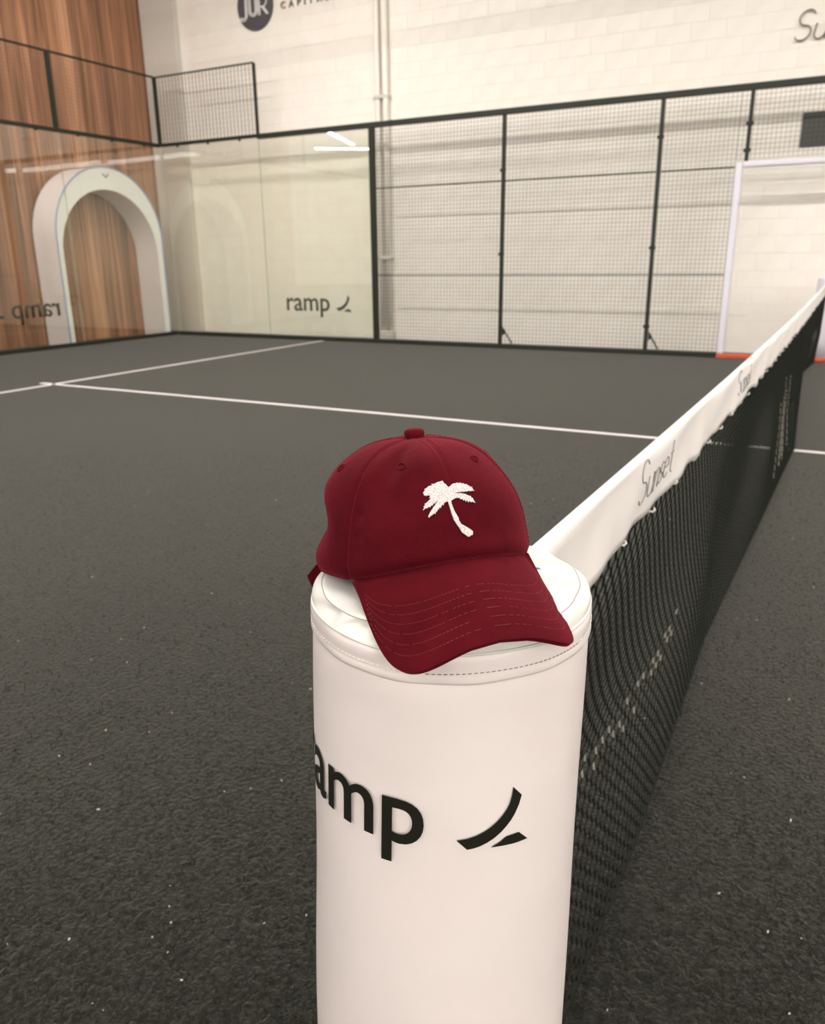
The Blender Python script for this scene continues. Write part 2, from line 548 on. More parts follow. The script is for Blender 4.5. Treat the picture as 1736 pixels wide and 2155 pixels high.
def glass_panel(side, a, b, label):
    if side == 'x': loc = (10, (a + b) / 2, .055)
    else: loc = ((a + b) / 2, 10, .055)
    t = empty('glass_panel', loc, label, 'glass panel', 'tempered glass panes of the court')
    e = (9.995, 10.005, a + .004, b - .004, .055, 2.985) if side == 'x' else (a + .004, b - .004, 9.995, 10.005, .055, 2.985)
    boxobj('pane', M['glass'], e, t)
    e2 = (9.994, 10.006, b - .005, b - .001, .055, 2.98) if side == 'x' else (a + .001, a + .005, 9.994, 10.006, .055, 2.98)
    boxobj('pane_edge', M['glassedge'], e2, t)
    clips_for(t, side, a, b, 9.995 if side == 'x' else 9.995, 2.985)
    return t
gs2 = glass_panel('x', 8.0, 9.97, 'side glass pane nearest the corner')
gs1 = glass_panel('x', 6.04, 8.0, 'side glass pane carrying a dark lettered logo')
gb1 = glass_panel('y', 8.0, 9.97, 'end glass pane in front of the white arch')
gb2 = glass_panel('y', 6.0, 8.0, 'end glass pane with the mirrored dark logo')
gb3 = glass_panel('y', 4.0, 6.0, 'end glass pane furthest left along the wood wall')

# logos on the glass
SX = (7.636 - 6.822) / 3.0
def side_logo():
    bms = logo_bms()
    fb = bounds(bms[0])
    s = (7.636 - 6.822) / (fb[1] - fb[0]); 
    xh = .185
    for nme, bm in zip(('lettering', 'logo_stroke', 'logo_stroke'), bms):
        mapped(bm, lambda x, y: Vector((9.9935, 6.822 - (x - fb[1]) * s, .452 + y * xh)), nme, M['sticker'], gs1, .001)
def back_logo():
    bms = logo_bms()
    fb = bounds(bms[0])
    s = (7.63 - 6.84) / (fb[1] - fb[0])
    for nme, bm in zip(('lettering', 'logo_stroke', 'logo_stroke'), bms):
        mapped(bm, lambda x, y: Vector((6.84 - (x - fb[1]) * s, 9.9935, .472 + y * .175)), nme, M['sticker'], gb2, .001)
side_logo(); back_logo()

# wire mesh panels
def mesh_panel(side, fixed, a, b, z0, z1, label, pitch=.05, wr=.0018, mid=(), hw=None):
    hw = hw or wr
    loc = (fixed, (a + b) / 2, z0) if side == 'x' else ((a + b) / 2, fixed, z0)
    t = empty('wire_fence', loc, label, 'fence', 'welded wire panels of the court fence')
    mb = MB()
    n = int(round((b - a) / pitch))
    for i in range(n + 1):
        c = a + (b - a) * i / n
        if side == 'x': mb.box(fixed - wr, fixed + wr, c - wr, c + wr, z0, z1)
        else: mb.box(c - wr, c + wr, fixed - wr, fixed + wr, z0, z1)
    n = int(round((z1 - z0) / pitch))
    for i in range(n + 1):
        c = z0 + (z1 - z0) * i / n
        if side == 'x': mb.box(fixed - wr - 2 * hw, fixed - wr, a, b, c - hw, c + hw)
        else: mb.box(a, b, fixed - 3 * wr, fixed - wr, c - wr, c + wr)
    o = mb.obj('wire_grid', M['wire'], t, recalc=False); o['kind'] = 'stuff'
    for z in mid:
        e = (fixed - .008, fixed + .008, a, b, z - .007, z + .007)
        boxobj('stiffener', M['frame'], e, t)
    return t
mesh_panel('x', 10, 4.03, 5.96, .055, 2.96, 'wire mesh panel right beside the side glass', mid=(.98, 2.17))
mesh_panel('x', 10, 2.03, 3.97, .055, 2.96, 'wire mesh panel in the middle of the side fence', mid=(.98, 2.17))
mesh_panel('x', 10, 1.135, 1.97, .055, 2.96, 'narrow wire mesh panel beside the white doorway', mid=(.98, 2.17))
mesh_panel('x', 10, -1.0, 1.13, 2.25, 2.96, 'wire mesh panel above the white doorway')
mesh_panel('x', 10, 8.02, 9.97, 3.03, 3.985, 'raised wire mesh panel over the corner side glass', pitch=.070, wr=.0034, hw=.0010)
mesh_panel('y', 10, 8.03, 9.97, 3.03, 3.985, 'raised wire mesh over the end glass beside the corner', wr=.0012)
mesh_panel('y', 10, 6.03, 7.97, 3.03, 3.985, 'raised wire mesh over the end glass left of the short post', wr=.0012)

# white doorway with red sill
t = empty('doorway_frame', (10, 0, 0), 'white padded doorway frame with red sill in the side fence', 'door frame')
boxobj('jamb', M['lavender'], (9.95, 10.05, 1.045, 1.125, .05, 2.22), t, .015)
boxobj('jamb', M['lavender'], (9.95, 10.05, -1.125, -1.045, .05, 2.22), t, .015)
boxobj('lintel', M['lavender'], (9.95, 10.05, -1.045, 1.045, 2.16, 2.225), t, .015)
boxobj('sill', M['red'], (9.95, 10.05, -1.125, 1.125, .0, .05), t, .008)

# things on the walls
def pipe():
    t = empty('drain_pipe', (XW - .05, 6.14, 0), 'white vertical pipe pair running up the block wall', 'pipe')
    for y, r in ((6.20, .035), (6.07, .045)):
        mb = MB(); mb.tube([(XW - .06, y, .12), (XW - .06, y, 6.98)], r, 14)
        mb.obj('pipe', M['pipe'], t, True)
    boxobj('clamp', M['pilaster'], (XW - .11, XW, 6.01, 6.25, 3.42, 3.47), t, .006)
    boxobj('clamp', M['pilaster'], (XW - .11, XW, 6.01, 6.25, 1.2, 1.25), t, .006)
    boxobj('shoe', M['pilaster'], (XW - .12, XW, 6.0, 6.26, 0, .13), t, .02)
pipe()
t = empty('wall_logo', (XW, 8.35, 4.9), 'round grey logo disc with white letters and dark wording on the block wall', 'sign')
cy, cz, rr = 8.35, 4.905, .335
mb = MB()
mb.poly([(XW - .012, cy + rr * math.cos(a), cz + rr * math.sin(a)) for a in np.linspace(0, 2 * math.pi, 64, endpoint=False)], (-.02, 0, 0))
mb.obj('disc', M['logogrey'], t)
mb = MB()
def W2(yy, zz): return (XW - .036, yy, zz)
# J U R drawn with doubled thin strokes
ch = .25; zb = 4.765; lw = .0085
def seg(pts):
    mb.tube([W2(a, b) for a, b in pts], lw, 6)
def J(y0):
    for k, off in enumerate((0, .028)):
        r = .075 - off * .9
        seg([(y0 - .0 + off * 0 + off, zb + ch), (y0 + off, zb + .0)] if False else
            [(y0 + off, zb + ch)] + [(y0 + .075 - 0 + r * math.cos(a) , zb + .03 + r * math.sin(a)) for a in np.linspace(math.pi * 2, math.pi * 1, 10)][::1] if False else
            [(y0 + off, zb + ch), (y0 + off, zb + .03)] + [(y0 + .075 - (.075 - off) * math.cos(a), zb + .03 - (.075 - off) * math.sin(a)) for a in np.linspace(0, math.pi * .85, 10)])
J(8.50)
for off in (0, .028):
    r = .075 - off
    seg([(8.46 - off, zb + ch), (8.46 - off, zb + .075)] + [(8.385 + r * math.cos(a), zb + .075 - r * math.sin(a)) for a in np.linspace(0, math.pi, 12)] + [(8.31 + off, zb + ch)])
for off in (0, .028):
    seg([(8.285 - off, zb), (8.285 - off, zb + ch)])
seg([(8.257, zb + ch), (8.20, zb + ch)] + [(8.195 - .07 * math.sin(a), zb + ch - .07 + .07 * math.cos(a)) for a in np.linspace(0, math.pi, 10)] + [(8.257, zb + ch - .14)])
seg([(8.22, zb + ch - .14), (8.13, zb)])
seg([(8.19, zb + ch - .14), (8.10, zb)])
mb.obj('disc_letters', M['logowhite'], t)
def wall_text(txt, y0, z0, h, spacing, mt, parent, name='letter', dpt=.012):
    y = y0
    for chh in txt:
        bm = text_mesh2d(chh); b = bounds(bm); s = h / (b[3] - b[2] if chh in 'CAPITL' else .72)
        w = (b[1] - b[0]) * s
        mapped(bm, lambda x, yy: Vector((XW - .02, y - (x - b[0]) * s, z0 + (yy - b[2]) * s)), name, mt, parent, dpt)
        y -= w + spacing
wall_text('CAPITAL', 7.87, 4.80, .09, .068, M['letterdark'], t)

t = empty('wall_lettering', (XW, .5, 3.5), 'thin bronze script lettering high on the block wall', 'sign')
SH = .158
for pth in [stroke_word('S'), stroke_word('u')]:
    pass
x = 0
for ch_ in 'Sunset':
    adv, paths = STK[ch_]
    mb = MB()
    for pth in paths:
        mb.tube([(XW - .035, .735 - (x + px + .22 * py) * SH, 3.515 + py * SH + .012 * (0)) for px, py in pth], .0085, 8)
    mb.obj('letter', M['letterbrown'], t, True)
    x += adv * 1.02
o = boxobj('wall_panel', M['darkpanel'], (XW - .03, XW, -.6, .52, 2.40, 2.765), bv=.004)
tag(o, 'blank dark rectangular panel on the wall above the doorway', 'panel')

# white arch between end glass and wood wall
def arch():
    t = empty('arch_portal', (8.87, 10.1, 0), 'white rounded arch portal with blue edge behind the end glass', 'arch')
    yf, yb = 10.10, 10.60
    def outline(cx, hw, top, n=28):
        zc = top - hw
        pts = [(cx - hw, 0.0)] + [(cx - hw, zc * i / 6) for i in range(1, 6)]
        pts += [(cx + hw * math.cos(a), zc + hw * math.sin(a)) for a in np.linspace(math.pi, 0, n)]
        pts += [(cx + hw, zc * i / 6) for i in range(5, 0, -1)] + [(cx + hw, 0.0)]
        return pts
    A = outline(8.875, 1.045, 2.60)
    B = outline(8.862, .940, 2.275)
    n = len(A)
    mb = MB(); f = []
    mb.add([(x, yf, z) for x, z in A] + [(x, yf, z) for x, z in B], [(i, i + 1, n + i + 1, n + i) for i in range(n - 1)])
    mb.obj('front_face', M['archwhite'], t)
    mb = MB()
    mb.add([(x, yf, z) for x, z in A] + [(x, yb, z) for x, z in A], [(i, n + i, n + i + 1, i + 1) for i in range(n - 1)])
    mb.obj('outer_side', M['archside'], t, True, recalc=False)
    mb = MB()
    mb.add([(x, yf, z) for x, z in B] + [(x, yb, z) for x, z in B], [(i, i + 1, n + i + 1, n + i) for i in range(n - 1)])
    mb.obj('inner_reveal', M['archside'], t, True, recalc=False)
    mb = MB()
    mb.add([(x, yb, z) for x, z in A] + [(x, yb, z) for x, z in B], [(i, i + 1, n + i + 1, n + i) for i in range(n - 1)])
    mb.obj('back_face', M['archside'], t)
    mb = MB(); mb.tube([(x, yf - .004, z) for x, z in A], .011, 6)
    mb.obj('blue_edging', M['archblue'], t, True)
    mb = MB()
    mb.poly([(8.80, yf - .002, 2.50), (8.875, yf - .002, 2.44), (8.95, yf - .002, 2.50), (8.92, yf - .002, 2.50), (8.875, yf - .002, 2.465), (8.83, yf - .002, 2.50)], (0, -.004, 0))
    mb.obj('chevron_mark', M['archmark'], t)
arch()

# ------------------------------------------------------------------ ceiling lamps
def lamp(p0, p1, label, group, deep=0.0):
    p0 = Vector(p0); p1 = Vector(p1); d = (p1 - p0); L = d.length; d.normalize()
    s = d.cross(Vector((0, 0, 1))).normalized()
    t = empty('ceiling_lamp', (p0 + p1) / 2, label, 'lamp', group)
    def bar(w, z0, z1, name, mt):
        pts = [p0 + s * w + Vector((0, 0, z0)), p1 + s * w + Vector((0, 0, z0)), p1 - s * w + Vector((0, 0, z0)), p0 - s * w + Vector((0, 0, z0))]
        mb = MB(); mb.poly(pts, (0, 0, z1 - z0)); mb.obj(name, mt, t)
    bar(.075, .03, .09, 'housing', M['lampbody'])
    bar(.06, -deep, .03, 'diffuser', M['lampglow'])
    for q in (p0.lerp(p1, .15), p0.lerp(p1, .85)):
        mb = MB(); mb.tube([q + Vector((0, 0, .09)), (q.x, q.y, 7.0)], .004, 5)
        mb.obj('hanger', M['lampbody'], t)
G = 'linear ceiling lamps over the hall'
LZ = 6.0
k = 0
for y0, nm in ((-26, 'far'), (-19.6, 'middle'), (-13.2, 'near')):
    lamp((-10.2, y0, LZ), (-9.8, y0 + 6.2, LZ), nm + ' one of the deep linear lamps mirrored in the end glass', G, .16)
lamp((-7.2, 18.5, LZ), (-11.8, 19.9, LZ), 'slanted linear ceiling lamp mirrored in the side glass', G)
lamp((-11.9, 22.0, LZ), (-13.6, 20.0, LZ), 'short linear ceiling lamp mirrored in the side glass', G)
for xx, ys in ((-13.0, (-20, -8, 4)), (-7.0, (-18, -11, -4, 3, 10)), (-.6, (-20, -13, -2.6, 4.0)), (5.0, (-12, -6.2, -1.0, 3.9, 8.8)), (6.9, (5.6,))):  # rows added out of view to brighten the walls, post and cap
    for y0 in ys:
        zl = 5.8 if xx > 6 else 5.2 if xx > 3 else 6.3
        lamp((xx, y0, zl), (xx, min(y0 + (2.4 if xx > 6 else 4.6), 12.5 if xx < 4 else 10.4 if y0 > 8 else 99), zl), 'added unseen linear ceiling lamp running along the court', 'added unseen linear ceiling lamps running along the court')

# ------------------------------------------------------------------ net
YB = [(-.2, 0), (.46, .0), (.88, -.007), (1.49, .008), (1.96, .019), (3.35, -.02), (4.97, -.061), (5.78, -.026), (6.85, .027), (8.3, .121), (8.9, .09), (10, .02), (10.3, .02)]
def net_y(x, z):
    yb = np.interp(x, [a for a, b in YB], [b for a, b in YB])
    ym = .045 * math.exp(-((x - .7) / .9) ** 2) + .5 * yb + .012 * math.sin(x * 3.1)
    zf = .34
    if z >= .80: return 0.0
    if z >= zf:
        t = (.80 - z) / (.80 - zf); return ym * t * t * (3 - 2 * t)
    t = (zf - z) / zf
    return ym + (yb - ym) * t
def top_z(x):
    return .912 - .034 * (1 - ((x - 5) / 5) ** 2)

net = empty('court_net', (5, 0, 0), 'black court net with white lettered top band', 'net')
PX, PZ = .040, .0205           # honeycomb: cell width, row height
BAR, DZ = .0165, .0040
mb = MB(); glint_mb = MB()
x0, x1 = .115, 9.885
nx = int((x1 - x0) / PX)
def P3(x, z): return Vector((x, net_y(x, z), z))
def strand(m_, a, b, r):
    d = (b - a); L = d.length
    if L < 1e-6: return
    d /= L
    u = Vector((0, 1, 0)); u = (u - d * u.dot(d)).normalized(); w = d.cross(u)
    vs = []
    for p in (a, b):
        for j in range(4):
            t = math.pi / 2 * j + .78
            vs.append(p + (u * math.cos(t) + w * math.sin(t)) * r)
    m_.add(vs, [(0, 1, 5, 4), (1, 2, 6, 5), (2, 3, 7, 6), (3, 0, 4, 7)])
nrow = 40
for r in range(nrow):
    for i in range(nx):
        x = x0 + PX * (i + (.5 if r % 2 else 0))
        zt = .805 - r * PZ
        if zt < PZ * .9: break
        zb_ = zt - BAR
        fold = .335 + .03 * math.sin(x * 5)
        glint = (x < 1.35 and abs(zt - BAR / 2 - fold) < .017 + .012 * random.random() and random.random() < .35 + .4 * math.sin(x * 21) ** 2)  # pale strands paint the light caught along the fold
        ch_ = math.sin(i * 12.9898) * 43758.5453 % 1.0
        if 3.7 < x < 4.55 and ch_ < .30 and .10 + .2 * ch_ < zt < .40 + .7 * ch_:  # far streaks: sheen on the net painted as pale columns
            glint = True
        a = P3(x, zt); b = P3(x, zb_)
        strand(glint_mb if glint else mb, a, b, .0021 if glint else .0023)
        strand(mb, b, P3(x + PX / 2, zb_ - DZ), .0018)
        strand(mb, b, P3(x - PX / 2, zb_ - DZ), .0018)
o = mb.obj('netting', M['net'], net, recalc=False); o['kind'] = 'stuff'
o = glint_mb.obj('sheen_netting', M['netsheen'], net, recalc=False); o['kind'] = 'stuff'
tag(o, 'pale net cords with sheen put into their colour')
mb = MB()
mb.tube([(x, net_y(x, .012), .012) for x in np.linspace(x0, x1, 160)], .005, 6)
mb.obj('bottom_cord', M['net'], net, True)
mb = MB(); mb.tube([(x, 0, top_z(x) - .008) for x in np.linspace(.114, 9.886, 60)], .0045, 8)
mb.obj('top_cable', M['frame'], net, True)
# band: folded over the cable
def band_low(x):
    ph = ((x - .576) / .2) % 1.0
    return .803 - .028 * (1 - ((x - 5) / 5) ** 2) - .004 * (abs(ph - .5) * 2) ** 2 + .002 * math.sin(x * 23)
def band_y(x, t):
    return .0085 + .003 * t * math.sin(x * 17 + 2 * math.sin(x * 5)) + .0015 * t * math.sin(x * 41 + t * 3) + .002 * math.sin(x * 9 + 4 * t)
vs = []; fs = []
xs = np.concatenate([np.linspace(.114, 2.0, 190), np.linspace(2.02, 9.886, 240)])
NT = 9
prof_n = 2 * NT + 5
for x in xs:
    zt = top_z(x); zl = band_low(x)
    ring = []
    for i in range(NT):
        t = 1 - i / (NT - 1)
        ring.append((x, -band_y(x, t), zt - .010 - (zt - .010 - zl) * t))
    for a in np.linspace(math.pi, 0, 7)[1:-1]:
        ring.append((x, .0085 * math.cos(a), zt - .010 + .010 * math.sin(a)))
    for i in range(NT):
        t = i / (NT - 1)
        ring.append((x, band_y(x + .07, t), zt - .010 - (zt - .010 - zl) * t))
    vs += ring
n = prof_n
for i in range(len(xs) - 1):
    for j in range(n - 1):
        fs.append((i * n + j, (i + 1) * n + j, (i + 1) * n + j + 1, i * n + j + 1))
mb = MB(); mb.add(vs, fs)
band = mb.obj('top_band', M['bandwhite'], net, True)
sol = band.modifiers.new('solid', 'SOLIDIFY'); sol.thickness = .0012; sol.offset = 0
# ties along the lower edge of the band
for k in range(0, 30):
    x = .376 + .2 * k
    z = band_low(x)
    mb = MB()
    mb.tube([(x, -.0115, z + .005), (x + .001, -.0125, z + .001), (x, -.010, z - .0025), (x, .0, z - .003), (x, .010, z + .002)], [.0012, .002, .002, .0016, .0012], 6)
    mb.obj('tie', M['bandwhite'], net, True)
# band lettering
def band_word(x0_, sc_x, sc_y, z0_, rad):
    x = 0
    for ch_ in 'Sunset':
        adv, paths = STK[ch_]
        mb = MB()
        for pth in paths:
            pts = []
            for px, py in pth:
                X = x0_ + (x + px + .18 * py) * sc_x; Z = z0_ + py * sc_y
                zt = top_z(X); zl = band_low(X); t = min(1, max(0, (zt - .010 - Z) / (zt - .010 - zl)))
                pts.append((X, -band_y(X, t) - .0012, Z))
            mb.tube(pts, rad, 5)
        o = mb.obj('letter', M['bandink'], band, True)
        x += adv
band_word(.655, .046, .036, .826, .0011)
band_word(1.86, .052, .036, .818, .0011)
for yy in (0,):
    pass

# ------------------------------------------------------------------ padded posts
def pad_c(z):
    k = max(0.0, .93 - z) / .31
    return (-.43 * .007 * k, .90 * .007 * k)
def pad_r(z):
    return .1115 + .0055 * max(0.0, .93 - z) / .31
def pad_point(th, z, off=0.0):
    cx, cy = pad_c(z); r = pad_r(z) + off
    return Vector((cx + r * math.cos(th), cy + r * math.sin(th), z))
pad = empty('padded_net_post', (0, 0, 0), 'white vinyl padded net post under the maroon cap', 'post', 'padded net posts')
NA = 160
def ripple(th, z):
    return .0007 * math.sin(3 * th + 9 * z) * math.sin(14 * z + th) + .0005 * math.sin(2 * th - 17 * z)
vs = []; fs = []
zs = [0.0, .05] + list(np.linspace(.1, .912, 60)) + [.9165, .9175]
for z in zs:
    for j in range(NA):
        th = 2 * math.pi * j / NA
        r_off = ripple(th, z)
        if z > .916: r_off -= .0012
        if z == .05 or z == 0.0: r_off = 0
        vs.append(pad_point(th, z, r_off))
for i in range(len(zs) - 1):
    for j in range(NA):
        fs.append((i * NA + j, i * NA + (j + 1) % NA, (i + 1) * NA + (j + 1) % NA, (i + 1) * NA + j))
mb = MB(); mb.add(vs, fs)
sleeve = mb.obj('sleeve', M['vinyl'], pad, True)
# collar: hemmed band with stitching
prof = [(.1105, .9155), (.1132, .9168), (.1142, .9190), (.1138, .9225), (.1131, .9252), (.1137, .928), (.1138, .934), (.1132, .9372), (.1118, .9388), (.1095, .9392)]
vs = []; fs = []
for r, z in prof:
    for j in range(NA):
        th = 2 * math.pi * j / NA
        w = .0007 * math.sin(5 * th + 1) + .0004 * math.sin(13 * th)
        vs.append(((r + .0004 * math.sin(7 * th)) * math.cos(th), (r + .0004 * math.sin(7 * th)) * math.sin(th), z + w))
for i in range(len(prof) - 1):
    for j in range(NA):
        fs.append((i * NA + j, i * NA + (j + 1) % NA, (i + 1) * NA + (j + 1) % NA, (i + 1) * NA + j))
mb = MB(); mb.add(vs, fs)
collar = mb.obj('collar', M['vinyl'], pad, True)
# white piping over the collar
mb = MB(); mb.tube([(.1125 * math.cos(t), .1125 * math.sin(t), .9392 + .0008 * math.sin(5 * t + 1)) for t in np.linspace(0, 2 * math.pi, 120, endpoint=False)], .0011, 6, closed=True)
mb.obj('piping', M['vinyl_lid'], pad, True)
# stitches on the collar
sp = MB(); sg = MB()
for k in range(170):
    th = 2 * math.pi * k / 170
    L = 2 * math.pi / 170 * .62
    z = .9254 + .0007 * math.sin(5 * th + 1)
    dg = math.degrees(th) % 360
    pts = [((.1139) * math.cos(th + L * f), (.1139) * math.sin(th + L * f), z + (.0002 if f else 0)) for f in (0, .5, 1)]
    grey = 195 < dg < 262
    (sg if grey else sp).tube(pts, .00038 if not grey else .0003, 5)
o = sp.obj('stitching', M['stitch_pale'], collar, True); o['kind'] = 'stuff'
o = sg.obj('stitching', M['stitch_grey'], collar, True); o['kind'] = 'stuff'
# shoulder: gathered strip between collar and lid, and the lid
def lid_r(th): return .1035 + .0006 * math.sin(6 * th) + .0004 * math.sin(15 * th + 2)
def lid_z(th): return .9515 + .0008 * math.sin(4 * th + .5) + .0005 * math.sin(11 * th)
vs = []; fs = []
NB = 240; NS = 12
def pucker(th, t):
    dg = math.degrees(th) % 360
    a = 0
    for c, w, d in ((150, 6, .0030), (163, 4, .0026), (171, 5, .0032), (182, 6, .0022), (140, 8, .0015), (235, 10, .0008), (250, 6, .0010), (265, 9, .0008)):
        a -= d * math.exp(-((dg - c - (t - .5) * 6) / w) ** 2)
    return 2.5 * a * math.sin(math.pi * min(1, t * 1.02)) + .0004 * math.sin(17 * th) * t
for i in range(NS + 1):
    t = i / NS
    for j in range(NB):
        th = 2 * math.pi * j / NB
        z0_, z1_ = .9392 + .0008 * math.sin(5 * th + 1), lid_z(th)
        r = .1120 + (lid_r(th) - .1120) * t ** 2.2 + .0014 * math.sin(math.pi * t) + pucker(th, t)
        vs.append((r * math.cos(th), r * math.sin(th), z0_ + (z1_ - z0_) * t ** .85))
for i in range(NS):
    for j in range(NB):
        fs.append((i * NB + j, i * NB + (j + 1) % NB, (i + 1) * NB + (j + 1) % NB, (i + 1) * NB + j))
mb = MB(); mb.add(vs, fs); mb.obj('shoulder', M['vinyl_lid'], pad, True)
vs = []; fs = []
RR = [1.0, .985, .96, .9, .8, .65, .45, .25, .08]
for i, k in enumerate(RR):
    for j in range(NB):
        th = 2 * math.pi * j / NB
        w = 0 if i == 0 else .0012 * math.exp(-((1 - k) / .25)) * math.sin(9 * th + 3 * k) * math.sin(4 * th)
        z = lid_z(th) * (k ** 3) + (1 - k ** 3) * .9560 + (.0010 if i else 0) + w
        vs.append((lid_r(th) * k * math.cos(th), lid_r(th) * k * math.sin(th), z))
for i in range(len(RR) - 1):
    for j in range(NB):
        fs.append((i * NB + j, i * NB + (j + 1) % NB, (i + 1) * NB + (j + 1) % NB, (i + 1) * NB + j))
fs.append(tuple((len(RR) - 1) * NB + j for j in range(NB)))
mb = MB(); mb.add(vs, fs); lid = mb.obj('lid', M['vinyl_lid'], pad, True)
mb = MB(); mb.tube([((lid_r(t) + .0004) * math.cos(t), (lid_r(t) + .0004) * math.sin(t), lid_z(t)) for t in np.linspace(0, 2 * math.pi, 200, endpoint=False)], .00045, 5, closed=True)
mb.obj('lid_seam', M['seamline'], lid, True)
# printed logo on the sleeve
def pad_logo():
    bms = logo_bms()
    th0 = math.radians(180.0); u = .0370
    for nme, bm in zip(('printed_word', 'printed_stroke', 'printed_stroke'), bms):
        slice_bm(bm, .09, 0); slice_bm(bm, .2, 1)
        def f(x, y):
            th = th0 + (x * .94 + .05 if nme == 'printed_word' else x) * u / .1128; z = (.7825 if nme == 'printed_word' else .7795) + y * u
            return pad_point(th, z, .0016)
        mapped(bm, f, nme, M['print'], sleeve)
pad_logo()
mb = MB(); mb.lathe([(.125, .0), (.125, .03), (.118, .035)], (-.0065, .014), 48, True, True)
mb.obj('base', M['red'], pad, True)

fp = empty('padded_net_post', (10, 0, 0), 'far white padded net post with red base at the doorway', 'post', 'padded net posts')
mb = MB(); mb.lathe([(.112, .05), (.114, .3), (.112, .60), (.112, .925), (.106, .943), (.09, .948)], (10, 0), 40, True, True)
mb.obj('sleeve', M['lavender'], fp, True)
mb = MB(); mb.lathe([(.120, .0), (.120, .05), (.112, .055)], (10, 0), 40, True, True)
mb.obj('base', M['red'], fp, True)

# ------------------------------------------------------------------ the cap
CAP0 = Vector((.0094, .0305, .9646)); YAW, PIT, ROL = 3.9397, .1087, .018
Fv = Vector((math.cos(YAW) * math.cos(PIT), math.sin(YAW) * math.cos(PIT), math.sin(PIT)))
Y0 = Vector((-math.sin(YAW), math.cos(YAW), 0)); Z0 = Fv.cross(Y0)
Yv = Y0 * math.cos(ROL) + Z0 * math.sin(ROL); Zv = Fv.cross(Yv)
CA, CB, CH, CE, PHI = .0884, .0996, .0990, .0177, .9825
CK = .975
def capw(f, s, z): return CAP0 + (Fv * f + Yv * s + Zv * z) * CK
def gauss(a, w): return math.exp(-(a / w) ** 2)
def base_lift(th):
    a = abs((th + math.pi) % (2 * math.pi) - math.pi)
    return CE * math.cos(min(1, a / (PHI * 1.12)) * math.pi / 2) ** 1.3 - .0042 * math.exp(-((a - 1.75) / .42) ** 2)
def crown_local(th, u):
    """th: 0 = front, positive = cap's left; u: 0 hem .. 1 button"""
    al = u * math.pi / 2
    rho = max(0.0, math.cos(al)) ** .70
    zz = CH * math.sin(al) ** .95
    tw = (th + math.pi) % (2 * math.pi) - math.pi
    dg = math.degrees(tw)
    # panels puff slightly between seams
    ph = (dg / 60.0) % 1.0
    rho *= 1 + .010 * math.sin(math.pi * ph) * math.sin(al * 2) ** .5 if u < 1 else 1
    dent = 0.0
    # soft folds
    dent -= .0105 * gauss(dg + 112, 30) * gauss(u - .22, .12)
    dent += .0042 * gauss(dg + 104, 36) * gauss(u - .50, .16)
    dent += .0030 * gauss(dg + 105, 30) * gauss(u - .03, .10)
    dent -= .0072 * gauss(dg + 36 - (u - .6) * 34, 8) * gauss(u - .66, .20)
    dent += .0026 * gauss(dg + 14, 12) * gauss(u - .70, .2)
    dent -= .0030 * gauss(dg + 54, 3.5) * (gauss(u - .20, .035) + gauss(u - .31, .035) + .8 * gauss(u - .13, .03))
    dent -= .0028 * gauss(dg - 45, 16) * gauss(u - .55, .25)
    dent += .0020 * gauss(dg + 30, 20) * gauss(u - .25, .12)
    dent += .0022 * gauss(dg - 5, 50) * gauss(u - .05, .05)
    dent += .0011 * math.sin(dg * .09 + u * 9) * math.sin(u * math.pi) * math.sin(dg * .05 - u * 4)
    r = rho + dent / .09
    zl = base_lift(th) * (1 - u) ** 1.3
    if u < .05:
        t = 1 - u / .05
        r -= .022 * t * t
        zl -= .0005 * t
    f = CB * math.cos(th) * r; s = CA * math.sin(th) * r
    # crown leans a little to the back
    return Vector((f - .002 * math.sin(al), s, zz + zl))
cap = empty('baseball_cap', tuple(CAP0), 'maroon baseball cap with white palm tree on the padded post', 'cap')
NU, NP = 44, 34
allv = []; allf = []
for k in range(6):
    t0 = math.radians(60 * k - 0); t1 = t0 + math.radians(60)
    vs = []; fs = []
    for i in range(NU + 1):
        u = (i / NU) ** 1.0 * .995
        for j in range(NP + 1):
            q = j / NP
            q = .5 - .5 * math.cos(math.pi * q) if True else q
            th = t0 + (t1 - t0) * q
            p = crown_local(th, u)
            arc = min(q, 1 - q) * math.radians(60) * .09 * max(.05, math.cos(u * math.pi / 2))
            pinch = (.0004 if (k == 0 and q < .5) or (k == 5 and q > .5) else .0011) * math.exp(-(arc / .0011) ** 2)
            rad = Vector((p.x, p.y, p.z * .8)).normalized()
            p = p - rad * pinch
            vs.append(capw(*p))
    for i in range(NU):
        for j in range(NP):
            a = i * (NP + 1) + j
            fs.append((a, a + 1, a + NP + 2, a + NP + 1))
    b0 = len(allv); allv += vs; allf += [tuple(x + b0 for x in f) for f in fs]
    mb = MB(); mb.add(vs, fs)
    o = mb.obj('crown_panel', M['cap'], cap, True, recalc=False)
    s = o.modifiers.new('solid', 'SOLIDIFY'); s.thickness = .0012; s.offset = -1
crown_bvh = BVHTree.FromPolygons(allv, allf)
def surf(th, u, off=0.0):
    p = crown_local(th, u)
    e = 1e-3
    du = crown_local(th, min(.99, u + e)) - crown_local(th, u - e); dt = crown_local(th + e, u) - crown_local(th - e, u)
    n_ = dt.cross(du).normalized()
    if n_.dot(Vector((p.x, p.y, p.z * .5))) < 0: n_ = -n_
    return capw(*(p + n_ * off))
# top stitching beside each seam
for k in range(6):
    mb = MB()
    for sd in (-1, 1):
        nst = 44
        for i in range(nst):
            u0 = .03 + .90 * i / nst; u1 = u0 + .90 / nst * .6
            def off_th(u): return math.radians(60 * k) + sd * .0034 / (.092 * max(.08, math.cos(u * math.pi / 2) ** .7))
            mb.tube([surf(off_th(u0), u0, .0001), surf(off_th(u1), u1, .0001)], .00022, 4)
    o = mb.obj('seam_stitching', M['cap'] if k else M['cap'], cap, recalc=False); o['kind'] = 'stuff'
